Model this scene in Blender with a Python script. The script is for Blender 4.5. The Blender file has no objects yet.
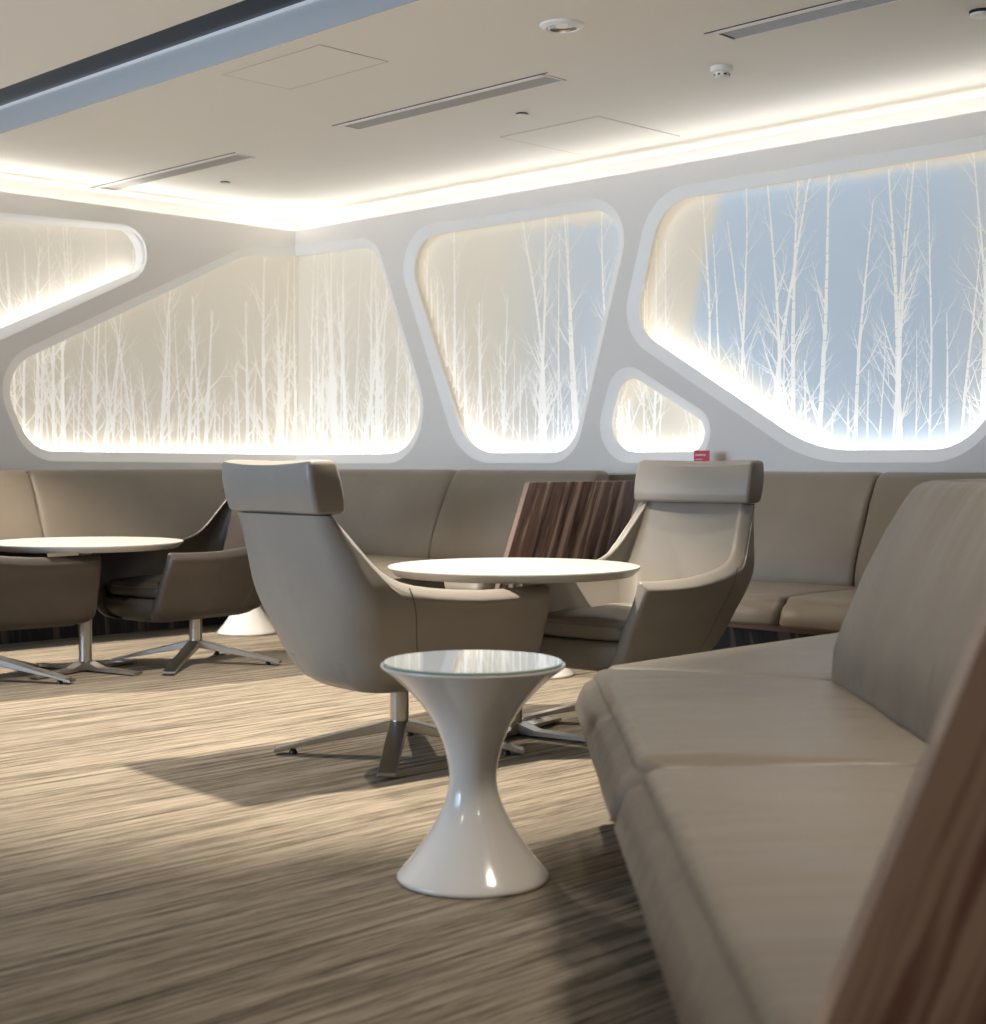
import bpy, bmesh, math, random
from mathutils import Vector, Matrix
C = bpy.context.scene.collection
S2 = math.sqrt(0.5)
F, CX, HY = 1520.0, 493.0, 462.0
ZC = 2.68                     # top of the false walls
ZK = 2.80                     # ceiling height (a lit slot is left above the false walls)
PI = math.pi

def R(a, b, z=0.0):           # a = distance from left wall, b = distance from right wall
    return Vector((-1.44 + (a - b) * S2, 11.055 - (a + b) * S2, z))
def inv(X, Y):
    dx, dy = X + 1.44, Y - 11.055
    return ((dx - dy) * S2, (-dx - dy) * S2)
def on_right(u, v):
    dx = (u - CX) / F; Y = 9.615 / (1 + dx)
    return (inv(dx * Y, Y)[0], 1 + (HY - v) / F * Y)
def on_left(u, v):
    dx = (u - CX) / F; Y = 12.495 / (1 - dx)
    return (inv(dx * Y, Y)[1], 1 + (HY - v) / F * Y)
def on_ceil(u, v, z=ZK):
    Y = (z - 1) * F / (HY - v); X = (u - CX) / F * Y
    return inv(X, Y)

# ---------------------------------------------------------------- materials
def mat(name, col=(0.8, 0.8, 0.8), rough=0.5, metal=0.0, spec=0.5, coat=0.0):
    m = bpy.data.materials.new(name); m.use_nodes = True
    p = m.node_tree.nodes['Principled BSDF']
    p.inputs['Base Color'].default_value = (*col, 1); p.inputs['Roughness'].default_value = rough
    p.inputs['Metallic'].default_value = metal; p.inputs['Specular IOR Level'].default_value = spec
    p.inputs['Coat Weight'].default_value = coat; p.inputs['Coat Roughness'].default_value = 0.05
    return m
class N:
    def __init__(s, m): s.t = m.node_tree; s.p = s.t.nodes['Principled BSDF']
    def n(s, typ, **kw):
        x = s.t.nodes.new(typ)
        for k, v in kw.items(): setattr(x, k, v)
        return x
    def l(s, a, b): s.t.links.new(a, b)
    def math(s, op, a, b=None, clamp=False):
        x = s.n('ShaderNodeMath', operation=op, use_clamp=clamp)
        for i, v in enumerate((a, b)):
            if v is None: continue
            if isinstance(v, (int, float)): x.inputs[i].default_value = v
            else: s.l(v, x.inputs[i])
        return x.outputs[0]
    def coords(s, rot=0.0, scale=(1, 1, 1)):
        tc = s.n('ShaderNodeTexCoord'); mp = s.n('ShaderNodeMapping')
        # rotate first, then scale: two mapping nodes keep the order clear
        mp.inputs['Rotation'].default_value = (0, 0, rot)
        s.l(tc.outputs['Object'], mp.inputs[0])
        m2 = s.n('ShaderNodeMapping'); m2.inputs['Scale'].default_value = scale
        s.l(mp.outputs[0], m2.inputs[0]); return m2.outputs[0]
    def noise(s, vec, scale=1, detail=3, rough=0.5):
        x = s.n('ShaderNodeTexNoise'); x.inputs['Scale'].default_value = scale
        x.inputs['Detail'].default_value = detail; x.inputs['Roughness'].default_value = rough
        s.l(vec, x.inputs['Vector']); return x.outputs['Fac']
    def ramp(s, fac, stops):
        x = s.n('ShaderNodeValToRGB'); e = x.color_ramp.elements
        while len(e) < len(stops): e.new(0.5)
        for i, (p, c) in enumerate(stops): e[i].position = p; e[i].color = (*c, 1)
        s.l(fac, x.inputs[0]); return x.outputs[0]
    def bump(s, h, strength=0.3, dist=0.01):
        x = s.n('ShaderNodeBump'); x.inputs['Strength'].default_value = strength; x.inputs['Distance'].default_value = dist
        s.l(h, x.inputs['Height']); s.l(x.outputs[0], s.p.inputs['Normal'])
    def mix(s, fac, a, b):
        x = s.n('ShaderNodeMix', data_type='RGBA')
        for i, v in ((0, fac), (6, a), (7, b)):
            if isinstance(v, (int, float)): x.inputs[i].default_value = v
            elif isinstance(v, tuple): x.inputs[i].default_value = (*v, 1)
            else: s.l(v, x.inputs[i])
        return x.outputs[2]

def leather(name, c1, c2, rough=0.42, folds=0.25):
    m = mat(name, c1, rough); g = N(m)
    v = g.coords()
    n1 = g.noise(v, 3.0, 4)
    g.l(g.ramp(n1, [(0.3, c1), (0.7, c2)]), g.p.inputs['Base Color'])
    fine = g.noise(v, 260, 2); big = g.noise(v, 5.0, 2)
    h = g.math('ADD', g.math('MULTIPLY', fine, 0.06), g.math('MULTIPLY', big, folds * 4))
    g.bump(h, 0.5, 0.012)
    return m
M = {}
M['chair'] = leather('chair_leather', (0.25, 0.232, 0.205), (0.285, 0.265, 0.236), 0.38, 0.3)
M['chair_dark'] = leather('darker_chair_tone', (0.042, 0.033, 0.026), (0.060, 0.048, 0.038), 0.42, 0.3)  # darker tone given to the two left chairs
M['bench'] = leather('bench_leather', (0.185, 0.155, 0.118), (0.215, 0.182, 0.140), 0.45, 0.2)
M['sofa'] = leather('sofa_leather', (0.20, 0.172, 0.138), (0.228, 0.198, 0.160), 0.42, 0.15)
_m = M['sofa']; _g = N(_m)
_b = [n_ for n_ in _m.node_tree.nodes if n_.type == 'BUMP'][0]
_cr = _g.noise(_g.coords(0, (1.0, 6.0, 2.0)), 1.3, 2, 0.4)
_b2 = _g.n('ShaderNodeBump'); _b2.inputs['Strength'].default_value = 0.45; _b2.inputs['Distance'].default_value = 0.03
_g.l(_cr, _b2.inputs['Height']); _g.l(_b.outputs[0], _b2.inputs['Normal']); _g.l(_b2.outputs[0], _g.p.inputs['Normal'])
M['bench_seam'] = mat('bench_piping', (0.11, 0.095, 0.075), 0.5)
M['stitch'] = mat('stitch_thread', (0.45, 0.42, 0.36), 0.7)
M['white_gloss'] = mat('white_lacquer', (0.84, 0.815, 0.77), 0.16, coat=0.5)
M['table_white'] = mat('white_laminate', (0.50, 0.49, 0.465), 0.35)
M['chrome'] = mat('polished_steel', (0.62, 0.60, 0.58), 0.16, 1.0)
M['brushed'] = mat('brushed_steel', (0.52, 0.50, 0.47), 0.28, 1.0)
M['black_plastic'] = mat('black_plastic', (0.01, 0.01, 0.01), 0.4)
M['wall'] = mat('white_wall_paint', (0.77, 0.735, 0.69), 0.65)
M['ceiling'] = mat('ceiling_paint', (0.88, 0.85, 0.785), 0.85)
M['frame'] = mat('satin_white_frame', (0.92, 0.905, 0.88), 0.45)
M['sleeve'] = mat('niche_white', (0.8, 0.78, 0.74), 0.7)
M['black_gloss'] = mat('black_glossy_channel', (0.008, 0.006, 0.005), 0.22, spec=0.12)
M['riser'] = mat('grey_riser_paint', (0.44, 0.45, 0.45), 0.6)
M['reflector'] = mat('dim_reflector', (0.55, 0.53, 0.50), 0.22, 1.0)
M['groove'] = mat('shadow_gap', (0.50, 0.46, 0.40), 0.9)
M['vent_dark'] = mat('vent_shadow', (0.02, 0.02, 0.02), 0.9)
M['vent_slat'] = mat('vent_aluminium', (0.42, 0.40, 0.37), 0.4, 0.6)
M['red'] = mat('red_card', (0.62, 0.035, 0.07), 0.5)
M['card_text'] = mat('card_print_white', (0.85, 0.6, 0.6), 0.6)
for k in ('wall', 'ceiling'):
    g = N(M[k]); g.bump(g.noise(g.coords(), 90, 3), 0.06, 0.002)
m = M['brushed']; g = N(m)
g.bump(g.noise(g.coords(0, (1, 1, 60)), 12, 2), 0.04, 0.002)

m = mat('clear_green_glass', (0.80, 0.90, 0.87), 0.02); M['glass'] = m
m.node_tree.nodes['Principled BSDF'].inputs['Transmission Weight'].default_value = 0.0
m.node_tree.nodes['Principled BSDF'].inputs['Specular IOR Level'].default_value = 1.0
m.node_tree.nodes['Principled BSDF'].inputs['Coat Weight'].default_value = 1.0
m.node_tree.nodes['Principled BSDF'].inputs['Base Color'].default_value = (0.62, 0.66, 0.61, 1)
m = mat('glass_green_edge', (0.30, 0.42, 0.38), 0.08); M['glass_edge'] = m
m = mat('window_glass', (0.9, 0.95, 1.0), 0.0); M['window_glass'] = m
m.node_tree.nodes['Principled BSDF'].inputs['Transmission Weight'].default_value = 1.0

def wood(name, dark, mid, light, rough, horiz_axis, slant=0.0, sc=1.0, coat=0.3):
    """zebra veneer: bands that run up along a slanted edge. horiz_axis = world vector across the bands"""
    m = mat(name, mid, rough, coat=coat); g = N(m)
    tc = g.n('ShaderNodeTexCoord'); sep = g.n('ShaderNodeSeparateXYZ'); g.l(tc.outputs['Object'], sep.inputs[0])
    h = g.math('ADD', g.math('MULTIPLY', sep.outputs[0], horiz_axis[0]), g.math('MULTIPLY', sep.outputs[1], horiz_axis[1]))
    h = g.math('ADD', h, g.math('MULTIPLY', sep.outputs[2], slant))
    cb = g.n('ShaderNodeCombineXYZ'); g.l(h, cb.inputs[0]); g.l(g.math('MULTIPLY', sep.outputs[2], 0.05), cb.inputs[2])
    n1 = g.noise(cb.outputs[0], 14 * sc, 2); n2 = g.noise(cb.outputs[0], 75 * sc, 3, 0.6)
    n = g.math('ADD', g.math('MULTIPLY', n1, 0.62), g.math('MULTIPLY', n2, 0.38))
    g.l(g.ramp(n, [(0.385, dark), (0.45, mid), (0.505, mid), (0.575, light)]), g.p.inputs['Base Color'])
    return m
M['zebra'] = wood('zebrawood_far', (0.05, 0.028, 0.024), (0.20, 0.115, 0.09), (0.50, 0.36, 0.28), 0.4, (-S2, -S2), 0.42, 1.5)
M['zebra_near'] = wood('zebrawood_near', (0.065, 0.026, 0.020), (0.24, 0.125, 0.10), (0.50, 0.36, 0.30), 0.34, (1, 0), -0.406, 1.0)
M['plinth'] = wood('dark_ribbed_plinth', (0.006, 0.005, 0.005), (0.018, 0.013, 0.011), (0.09, 0.065, 0.05), 0.8, (1, 0.3), 0.1, 1.0, 0.0)
M['rail'] = mat('reddish_wood_rail', (0.16, 0.07, 0.045), 0.4)

# carpet: streaks run perpendicular to the right hand wall
m = mat('streaked_carpet', (0.2, 0.17, 0.13), 0.95, spec=0.1); M['carpet'] = m; g = N(m)
r45 = PI / 4       # rotating by +45 puts direction (1,1) on +Y
va = g.coords(r45, (1, 0.018, 1)); vb = g.coords(r45, (1, 0.05, 1)); vc = g.coords(0, (1, 1, 1))
n1 = g.noise(va, 28, 3, 0.6); n2 = g.noise(vb, 110, 3, 0.7); n3 = g.noise(vc, 330, 2, 0.6)
n4 = g.noise(g.coords(r45, (1, 0.03, 1)), 48, 2, 0.5)
n = g.math('ADD', g.math('MULTIPLY', n1, 0.27), g.math('ADD', g.math('MULTIPLY', n2, 0.40), g.math('MULTIPLY', n4, 0.33)))
n = g.math('ADD', n, g.math('MULTIPLY', g.math('SUBTRACT', n3, 0.5), 0.16))
g.l(g.ramp(n, [(0.36, (0.070, 0.056, 0.044)), (0.46, (0.20, 0.172, 0.132)), (0.54, (0.345, 0.292, 0.225)), (0.66, (0.46, 0.40, 0.32))]), g.p.inputs['Base Color'])
g.bump(g.math('ADD', n2, n3), 0.5, 0.006)

def emis(name, col, s):
    m = bpy.data.materials.new(name); m.use_nodes = True; t = m.node_tree; t.nodes.clear()
    e = t.nodes.new('ShaderNodeEmission'); e.inputs[0].default_value = (*col, 1); e.inputs[1].default_value = s
    o = t.nodes.new('ShaderNodeOutputMaterial'); t.links.new(e.outputs[0], o.inputs[0]); return m
M['led_strong'] = emis('led_strip_bright', (1.0, 0.985, 0.96), 13)
M['led_soft'] = emis('led_strip_soft', (1.0, 0.95, 0.89), 2.2)
M['lamp_on'] = emis('lamp_glow', (1.0, 0.92, 0.8), 0.4)

M['mural_beige'] = mat('mural_beige_print', (0.62, 0.575, 0.49), 0.5)
M['tree_print'] = mat('white_birch_print', (0.86, 0.85, 0.82), 0.6)
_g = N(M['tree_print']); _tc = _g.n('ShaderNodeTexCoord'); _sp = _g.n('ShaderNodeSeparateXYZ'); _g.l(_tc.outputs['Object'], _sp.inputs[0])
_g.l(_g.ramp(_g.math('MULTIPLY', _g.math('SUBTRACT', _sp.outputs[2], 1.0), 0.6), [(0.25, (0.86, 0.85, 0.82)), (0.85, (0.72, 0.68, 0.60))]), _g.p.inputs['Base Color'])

# ---------------------------------------------------------------- mesh helpers
class MB:
    def __init__(s): s.bm = bmesh.new(); s.mi = 0
    def face(s, pts, mi=0):
        vs = [s.bm.verts.new(p) for p in pts]
        try: f = s.bm.faces.new(vs)
        except ValueError: return
        f.material_index = mi
    def box(s, x0, x1, y0, y1, z0, z1, T=None, bevel=0.0, mi=0, seg=2):
        r = bmesh.ops.create_cube(s.bm, size=1.0)
        vs = r['verts']
        for v in vs:
            v.co = Vector(((x0 + x1) / 2 + v.co.x * (x1 - x0), (y0 + y1) / 2 + v.co.y * (y1 - y0), (z0 + z1) / 2 + v.co.z * (z1 - z0)))
        if bevel:
            es = list({e for v in vs for e in v.link_edges})
            rr = bmesh.ops.bevel(s.bm, geom=es, offset=bevel, segments=seg, profile=0.5, affect='EDGES')
            vs = list({v for f in rr['faces'] for v in f.verts} | {v for v in vs if v.is_valid})
        fs = {f for v in vs for f in v.link_faces}
        for f in fs: f.material_index = mi
        if T is not None:
            for v in vs: v.co = T @ v.co if isinstance(T, Matrix) else T(v.co)
    def rings(s, rings, cap0=True, cap1=True, closed=True, mi=0):
        vv = [[s.bm.verts.new(p) for p in r] for r in rings]
        n = len(rings[0])
        for i in range(len(vv) - 1):
            for j in range(n if closed else n - 1):
                k = (j + 1) % n
                try:
                    f = s.bm.faces.new((vv[i][j], vv[i][k], vv[i + 1][k], vv[i + 1][j])); f.material_index = mi
                except ValueError: pass
        for flag, r in ((cap0, vv[0]), (cap1, vv[-1])):
            if flag:
                c = s.bm.verts.new(sum((v.co for v in r), Vector()) / n)
                for j in range(n):
                    try: f = s.bm.faces.new((r[j], r[(j + 1) % n], c)); f.material_index = mi
                    except ValueError: pass
        return vv
    def lathe(s, prof, n=64, cap0=True, cap1=True, c=(0, 0, 0), mi=0):
        s.rings([[Vector((c[0] + r * math.cos(2 * PI * j / n), c[1] + r * math.sin(2 * PI * j / n), c[2] + z)) for j in range(n)] for r, z in prof], cap0, cap1, mi=mi)
    def prism(s, poly, y0, y1, T=None, mi=0):       # poly in (x,z), extruded along y
        A = [Vector((x, y0, z)) for x, z in poly]; B = [Vector((x, y1, z)) for x, z in poly]
        if T is not None: A = [T @ p for p in A]; B = [T @ p for p in B]
        va = [s.bm.verts.new(p) for p in A]; vb = [s.bm.verts.new(p) for p in B]; n = len(poly)
        fs = [s.bm.faces.new(va), s.bm.faces.new(vb[::-1])]
        for j in range(n): fs.append(s.bm.faces.new((va[j], vb[j], vb[(j + 1) % n], va[(j + 1) % n])))
        for f in fs: f.material_index = mi
    def build(s, name, mats, parent=None, smooth=True, angle=40, weld=True, subsurf=0):
        if weld: bmesh.ops.remove_doubles(s.bm, verts=s.bm.verts, dist=0.00005)
        bmesh.ops.recalc_face_normals(s.bm, faces=s.bm.faces)
        me = bpy.data.meshes.new(name); s.bm.to_mesh(me); s.bm.free()
        if not isinstance(mats, (list, tuple)): mats = [mats]
        for m_ in mats: me.materials.append(m_)
        if smooth:
            for p in me.polygons: p.use_smooth = True
            me.set_sharp_from_angle(angle=math.radians(angle))
        o = bpy.data.objects.new(name, me); C.objects.link(o)
        if parent is not None: o.parent = parent
        if subsurf:
            md = o.modifiers.new('s', 'SUBSURF'); md.levels = subsurf; md.render_levels = subsurf
        return o
def tag(o, label, cat, group=None, kind=None):
    o['label'] = label; o['category'] = cat
    if group: o['group'] = group
    if kind: o['kind'] = kind
    return o
def struct(o): o['kind'] = 'structure'; return o
def empty(name, loc=(0, 0, 0), rz=0.0):
    o = bpy.data.objects.new(name, None); C.objects.link(o); o.location = loc; o.rotation_euler = (0, 0, rz)
    o.empty_display_size = 0.1; return o
def lerp_tab(tab, x):
    if x <= tab[0][0]: return tab[0][1]
    for (x0, y0), (x1, y1) in zip(tab, tab[1:]):
        if x <= x1: return y0 + (y1 - y0) * (x - x0) / (x1 - x0)
    return tab[-1][1]
def smooth_tab(tab, x):      # monotone-ish cubic
    n = len(tab)
    if x <= tab[0][0]: return tab[0][1]
    if x >= tab[-1][0]: return tab[-1][1]
    for i in range(n - 1):
        if x <= tab[i + 1][0]: break
    def slope(k):
        if k == 0: return (tab[1][1] - tab[0][1]) / (tab[1][0] - tab[0][0])
        if k == n - 1: return (tab[-1][1] - tab[-2][1]) / (tab[-1][0] - tab[-2][0])
        s0 = (tab[k][1] - tab[k - 1][1]) / (tab[k][0] - tab[k - 1][0]); s1 = (tab[k + 1][1] - tab[k][1]) / (tab[k + 1][0] - tab[k][0])
        return 0 if s0 * s1 <= 0 else 2 * s0 * s1 / (s0 + s1)
    h = tab[i + 1][0] - tab[i][0]; t = (x - tab[i][0]) / h
    m0, m1 = slope(i) * h, slope(i + 1) * h
    return (2*t**3-3*t**2+1)*tab[i][1] + (t**3-2*t**2+t)*m0 + (-2*t**3+3*t**2)*tab[i+1][1] + (t**3-t**2)*m1

# ---------------------------------------------------------------- room shell
# floor
mb = MB(); mb.box(-0.6, 12.5, -0.6, 10.0, -0.08, 0, lambda p: R(p.x, p.y, p.z)); struct(mb.build('floor', M['carpet'], smooth=False))
# main ceiling near the walls, a riser, a glossy black channel and the higher ceiling beyond
B0 = on_ceil(200, 70)[1]
_Y = (ZK - 1) * F / (HY - 70)
ZH = 1 + (HY - 41) / F * _Y
mb = MB(); mb.box(-0.6, 12.5, -0.6, B0, ZK, ZH + 0.12, lambda p: R(p.x, p.y, p.z)); struct(mb.build('ceiling', M['ceiling'], smooth=False))
mb = MB(); mb.box(-0.6, 12.5, B0 + 0.22, 10.0, ZH, ZH + 0.12, lambda p: R(p.x, p.y, p.z)); struct(mb.build('ceiling', M['ceiling'], smooth=False))
mb = MB(); mb.box(-0.6, 12.5, B0, B0 + 0.004, ZK, ZH - 0.004, lambda p: R(p.x, p.y, p.z)); struct(mb.build('trim_3', M['riser'], smooth=False))
mb = MB(); mb.box(-0.6, 12.5, B0 + 0.0045, B0 + 0.22, ZH + 0.012, ZH + 0.12, lambda p: R(p.x, p.y, p.z))
struct(mb.build('trim_1', M['black_gloss'], smooth=False))
mb = MB(); mb.box(-0.6, 12.5, B0 + 0.0005, B0 + 0.014, ZH - 0.004, ZH + 0.012, lambda p: R(p.x, p.y, p.z))
struct(mb.build('trim_2', M['frame'], smooth=False))

def round_poly(pts, radii, n=10):
    out = []; N_ = len(pts)
    for i in range(N_):
        p = Vector(pts[i]); a = Vector(pts[i - 1]); b = Vector(pts[(i + 1) % N_]); r = radii[i]
        da = (a - p).normalized(); db = (b - p).normalized()
        ang = da.angle(db); half = ang / 2
        if r <= 0 or ang > PI - 0.01: out.append(tuple(p)); continue
        t = min(r / math.tan(half), (a - p).length * 0.48, (b - p).length * 0.48); r = t * math.tan(half)
        c = p + (da + db).normalized() * (r / math.sin(half))
        s0 = p + da * t; s1 = p + db * t
        a0 = math.atan2(s0.y - c.y, s0.x - c.x); a1 = math.atan2(s1.y - c.y, s1.x - c.x)
        d = a1 - a0
        while d > PI: d -= 2 * PI
        while d < -PI: d += 2 * PI
        for k in range(n + 1):
            th = a0 + d * k / n; out.append((c.x + r * math.cos(th), c.y + r * math.sin(th)))
    return out
def offset_poly(pts, d):     # positive = inward, for the control polygon
    n = len(pts); area = sum(pts[i][0] * pts[(i + 1) % n][1] - pts[(i + 1) % n][0] * pts[i][1] for i in range(n))
    sg = 1 if area > 0 else -1; out = []
    for i in range(n):
        p0, p1, p2 = Vector(pts[i - 1]), Vector(pts[i]), Vector(pts[(i + 1) % n])
        d0 = (p1 - p0).normalized(); d1 = (p2 - p1).normalized()
        n0 = Vector((-d0.y, d0.x)) * sg; n1 = Vector((-d1.y, d1.x)) * sg
        k = 1 + n0.dot(n1)
        out.append(tuple(p1 + (n0 + n1) * d / max(k, 0.25)))
    return out
DEP1, DEP2 = 0.034, 0.130
INS = 0.063; SLV = 0.060
RW = lambda s, z, q=0.0: R(s, q, z)      # right wall: s = a,  q = distance in front of it
LW = lambda s, z, q=0.0: R(q, s, z)

DENS = {1: 24, 2: 25, 3: 22, 4: 17, 5: 36}
def pip(poly, x, y):
    c = False; n = len(poly)
    for i in range(n):
        x1, y1 = poly[i]; x2, y2 = poly[(i + 1) % n]
        if (y1 > y) != (y2 > y) and x < (x2 - x1) * (y - y1) / (y2 - y1) + x1: c = not c
    return c
def tree_mesh(mb, P, s0, s1, z0, z1, seed, dens=9.0, inside=None, fine=1.0):
    rnd = random.Random(seed)
    def quad(a, b, wa, wb):
        d = Vector((b[0] - a[0], b[1] - a[1]))
        if d.length < 1e-4: return
        n_ = Vector((-d.y, d.x)).normalized()
        pts = [(a[0] + n_.x * wa, a[1] + n_.y * wa), (a[0] - n_.x * wa, a[1] - n_.y * wa), (b[0] - n_.x * wb, b[1] - n_.y * wb), (b[0] + n_.x * wb, b[1] + n_.y * wb)]
        if inside and not all(pip(inside, *p) for p in pts): return
        if any(p[0] < s0 or p[0] > s1 or p[1] < z0 or p[1] > z1 for p in pts): return
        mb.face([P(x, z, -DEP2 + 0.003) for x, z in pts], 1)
    def limb(p, ang, ln, w, lvl):
        nseg = 5 if lvl == 0 else 4
        q = p
        for i in range(nseg):
            ang += rnd.uniform(-0.16, 0.16) * (1 if lvl else 0.25)
            if lvl: ang *= 0.90
            r = (q[0] + math.sin(ang) * ln / nseg, q[1] + math.cos(ang) * ln / nseg)
            w0 = w * (1 - i / nseg * 0.85); w1 = w * (1 - (i + 1) / nseg * 0.85)
            quad(q, r, w0 / 2, w1 / 2)
            if lvl < 3 and rnd.random() < 0.85:
                limb(r, ang + rnd.choice((-1, 1)) * rnd.uniform(0.35, 0.85), ln * rnd.uniform(0.3, 0.55), w1 * 0.62, lvl + 1)
            q = r
    s = s0 + 0.03
    while s < s1:
        H = rnd.uniform(0.6, 1.15) * (z1 - z0) if rnd.random() < 0.5 else rnd.uniform(0.15, 0.5) * (z1 - z0)
        w = rnd.uniform(0.013, 0.036) if H > 0.5 * (z1 - z0) else rnd.uniform(0.010, 0.022)
        lean = rnd.uniform(-0.05, 0.05) if rnd.random() < 0.7 else rnd.uniform(-0.16, 0.16)
        # trunk as short pieces with the small nicks of birch bark
        n_ = int(H / 0.045); x, z, a = s, z0 + 0.01, lean
        for i in range(n_):
            a += rnd.uniform(-0.02, 0.02)
            x2, z2 = x + math.sin(a) * H / n_, z + H / n_
            wi = w * (1 - 0.75 * i / n_) * rnd.uniform(0.82, 1.12)
            wj = w * (1 - 0.75 * (i + 1) / n_)
            quad((x, z), (x2, z2 - (0.004 if rnd.random() < 0.45 else -0.001)), wi / 2, wj / 2)
            if i > 1 and rnd.random() < 0.42:
                limb((x2, z2), a + rnd.choice((-1, 1)) * rnd.uniform(0.3, 0.75), rnd.uniform(0.12, 0.42) * (1 - 0.5 * i / n_), wi * 0.42, 1)
            x, z = x2, z2
        s += rnd.uniform(0.4, 1.7) / dens

def do_window(idx, segs, seed0):
    """segs: list of (wallfn, control points, radii, panel material, clip flag)"""
    w0 = segs[0]; c0 = w0[1]
    root = struct(empty('window_%d' % idx))
    Os = []
    fr = MB(); sl = MB(); led = MB()
    for si, (wf, pts, radii, mm, corner) in enumerate(segs):
        inner = offset_poly(pts, INS); slv = offset_poly(pts, INS - SLV)
        rin = [max(r - INS * 0.8, 0.02) if r > 0 else 0 for r in radii]
        if corner:   # keep the corner vertices on the corner line, following the depth of each ring
            def fix(L, q):
                return [(-q if pts[i][0] < 0.001 else L[i][0], L[i][1]) for i in range(len(L))]
            inner1, slv2, slv1 = fix(inner, DEP1), fix(slv, DEP2 + 0.03), fix(slv, DEP1)
        else: inner1, slv2, slv1 = inner, slv, slv
        O = round_poly(pts, radii); I = round_poly(inner1, rin); S1 = round_poly(slv1, radii); S2_ = round_poly(slv2, radii)
        n = len(O)
        skip = set()
        if corner:
            for j in range(n):
                k = (j + 1) % n
                if O[j][0] < 0.001 and O[k][0] < 0.001: skip.add(j)
        def ring(mb, A, qa, B, qb, mi=0, f=None):
            for j in range(n):
                k = (j + 1) % n
                if j in skip: continue
                m_ = f(A[j], A[k]) if f else mi
                if m_ is None: continue
                mb.face([wf(*A[j], qa), wf(*A[k], qa), wf(*B[k], qb), wf(*B[j], qb)], m_)
        # rounded nose of the frame then chamfer to the inner lip
        ring(fr, O, 0.0, [(o[0] * 0.9 + i[0] * 0.1, o[1] * 0.9 + i[1] * 0.1) for o, i in zip(O, I)], -0.003)
        ring(fr, [(o[0] * 0.9 + i[0] * 0.1, o[1] * 0.9 + i[1] * 0.1) for o, i in zip(O, I)], -0.003, I, -DEP1)
        ring(fr, I, -DEP1, I, -DEP1 - 0.006)
        ring(fr, I, -DEP1 - 0.006, S1, -DEP1 - 0.007)
        ring(sl, S1, -DEP1 - 0.006, S2_, -DEP2)
        # light strip on the floor and sides of the hidden trough
        cx_ = sum(p[0] for p in pts) / len(pts); cz_ = sum(p[1] for p in pts) / len(pts)
        def pick(a, b):
            d = Vector((b[0] - a[0], b[1] - a[1]))
            if d.length < 1e-6: return None
            nrm = Vector((-d.y, d.x)).normalized(); mid = Vector(((a[0] + b[0]) / 2, (a[1] + b[1]) / 2))
            if nrm.dot(Vector((cx_, cz_)) - mid) < 0: nrm = -nrm
            return 0 if nrm.y > 0.55 else 1
        e1 = [(s * 0.94 + i * 0.06, z * 0.94 + zi * 0.06) for (s, z), (i, zi) in zip(S1, I)]
        e2 = [(s * 0.94 + i * 0.06, z * 0.94 + zi * 0.06) for (s, z), (i, zi) in zip(S2_, I)]
        t0 = 0.1; t1 = 0.4
        L1 = [(a[0] * (1 - t0) + b[0] * t0, a[1]) for a, b in zip(e1, e2)]; L2 = [(a[0] * (1 - t1) + b[0] * t1, a[1]) for a, b in zip(e1, e2)]
        ring(led, L1, -DEP1 - 0.012, L2, -DEP1 - 0.040, f=pick)
        # mural panel
        ss = [p[0] for p in S2_]; zz = [p[1] for p in S2_]
        s_lo, s_hi, z_lo, z_hi = min(ss) - 0.02, max(ss) + 0.02, min(zz) - 0.02, max(zz) + 0.02
        if corner: s_lo = -DEP2
        mp = MB(); poly = []
        for p in S2_:
            if not poly or (Vector(p) - Vector(poly[-1])).length > 1e-4: poly.append(p)
        if corner: poly = [((-DEP2) if p[0] < 0 else p[0], p[1]) for p in poly]
        cen = (sum(p[0] for p in poly) / len(poly), sum(p[1] for p in poly) / len(poly))
        for q in (-DEP2, -DEP2 - 0.01):
            for j in range(len(poly)):
                mp.face([wf(*poly[j], q), wf(*poly[(j + 1) % len(poly)], q), wf(*cen, q)], 0)
        tree_mesh(mp, wf, s_lo, s_hi, z_lo + 0.01, z_hi, seed0 + si, dens=DENS.get(idx, 15.0), inside=poly)
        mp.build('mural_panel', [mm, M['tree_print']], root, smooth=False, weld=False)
        Os.append(O)
    fr.build('window_frame', M['frame'], root, angle=60)
    sl.build('niche_lining', M['sleeve'], root, angle=60)
    led.build('light_strip', [M['led_strong'], M['led_soft']], root, smooth=False)
    return Os

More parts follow.
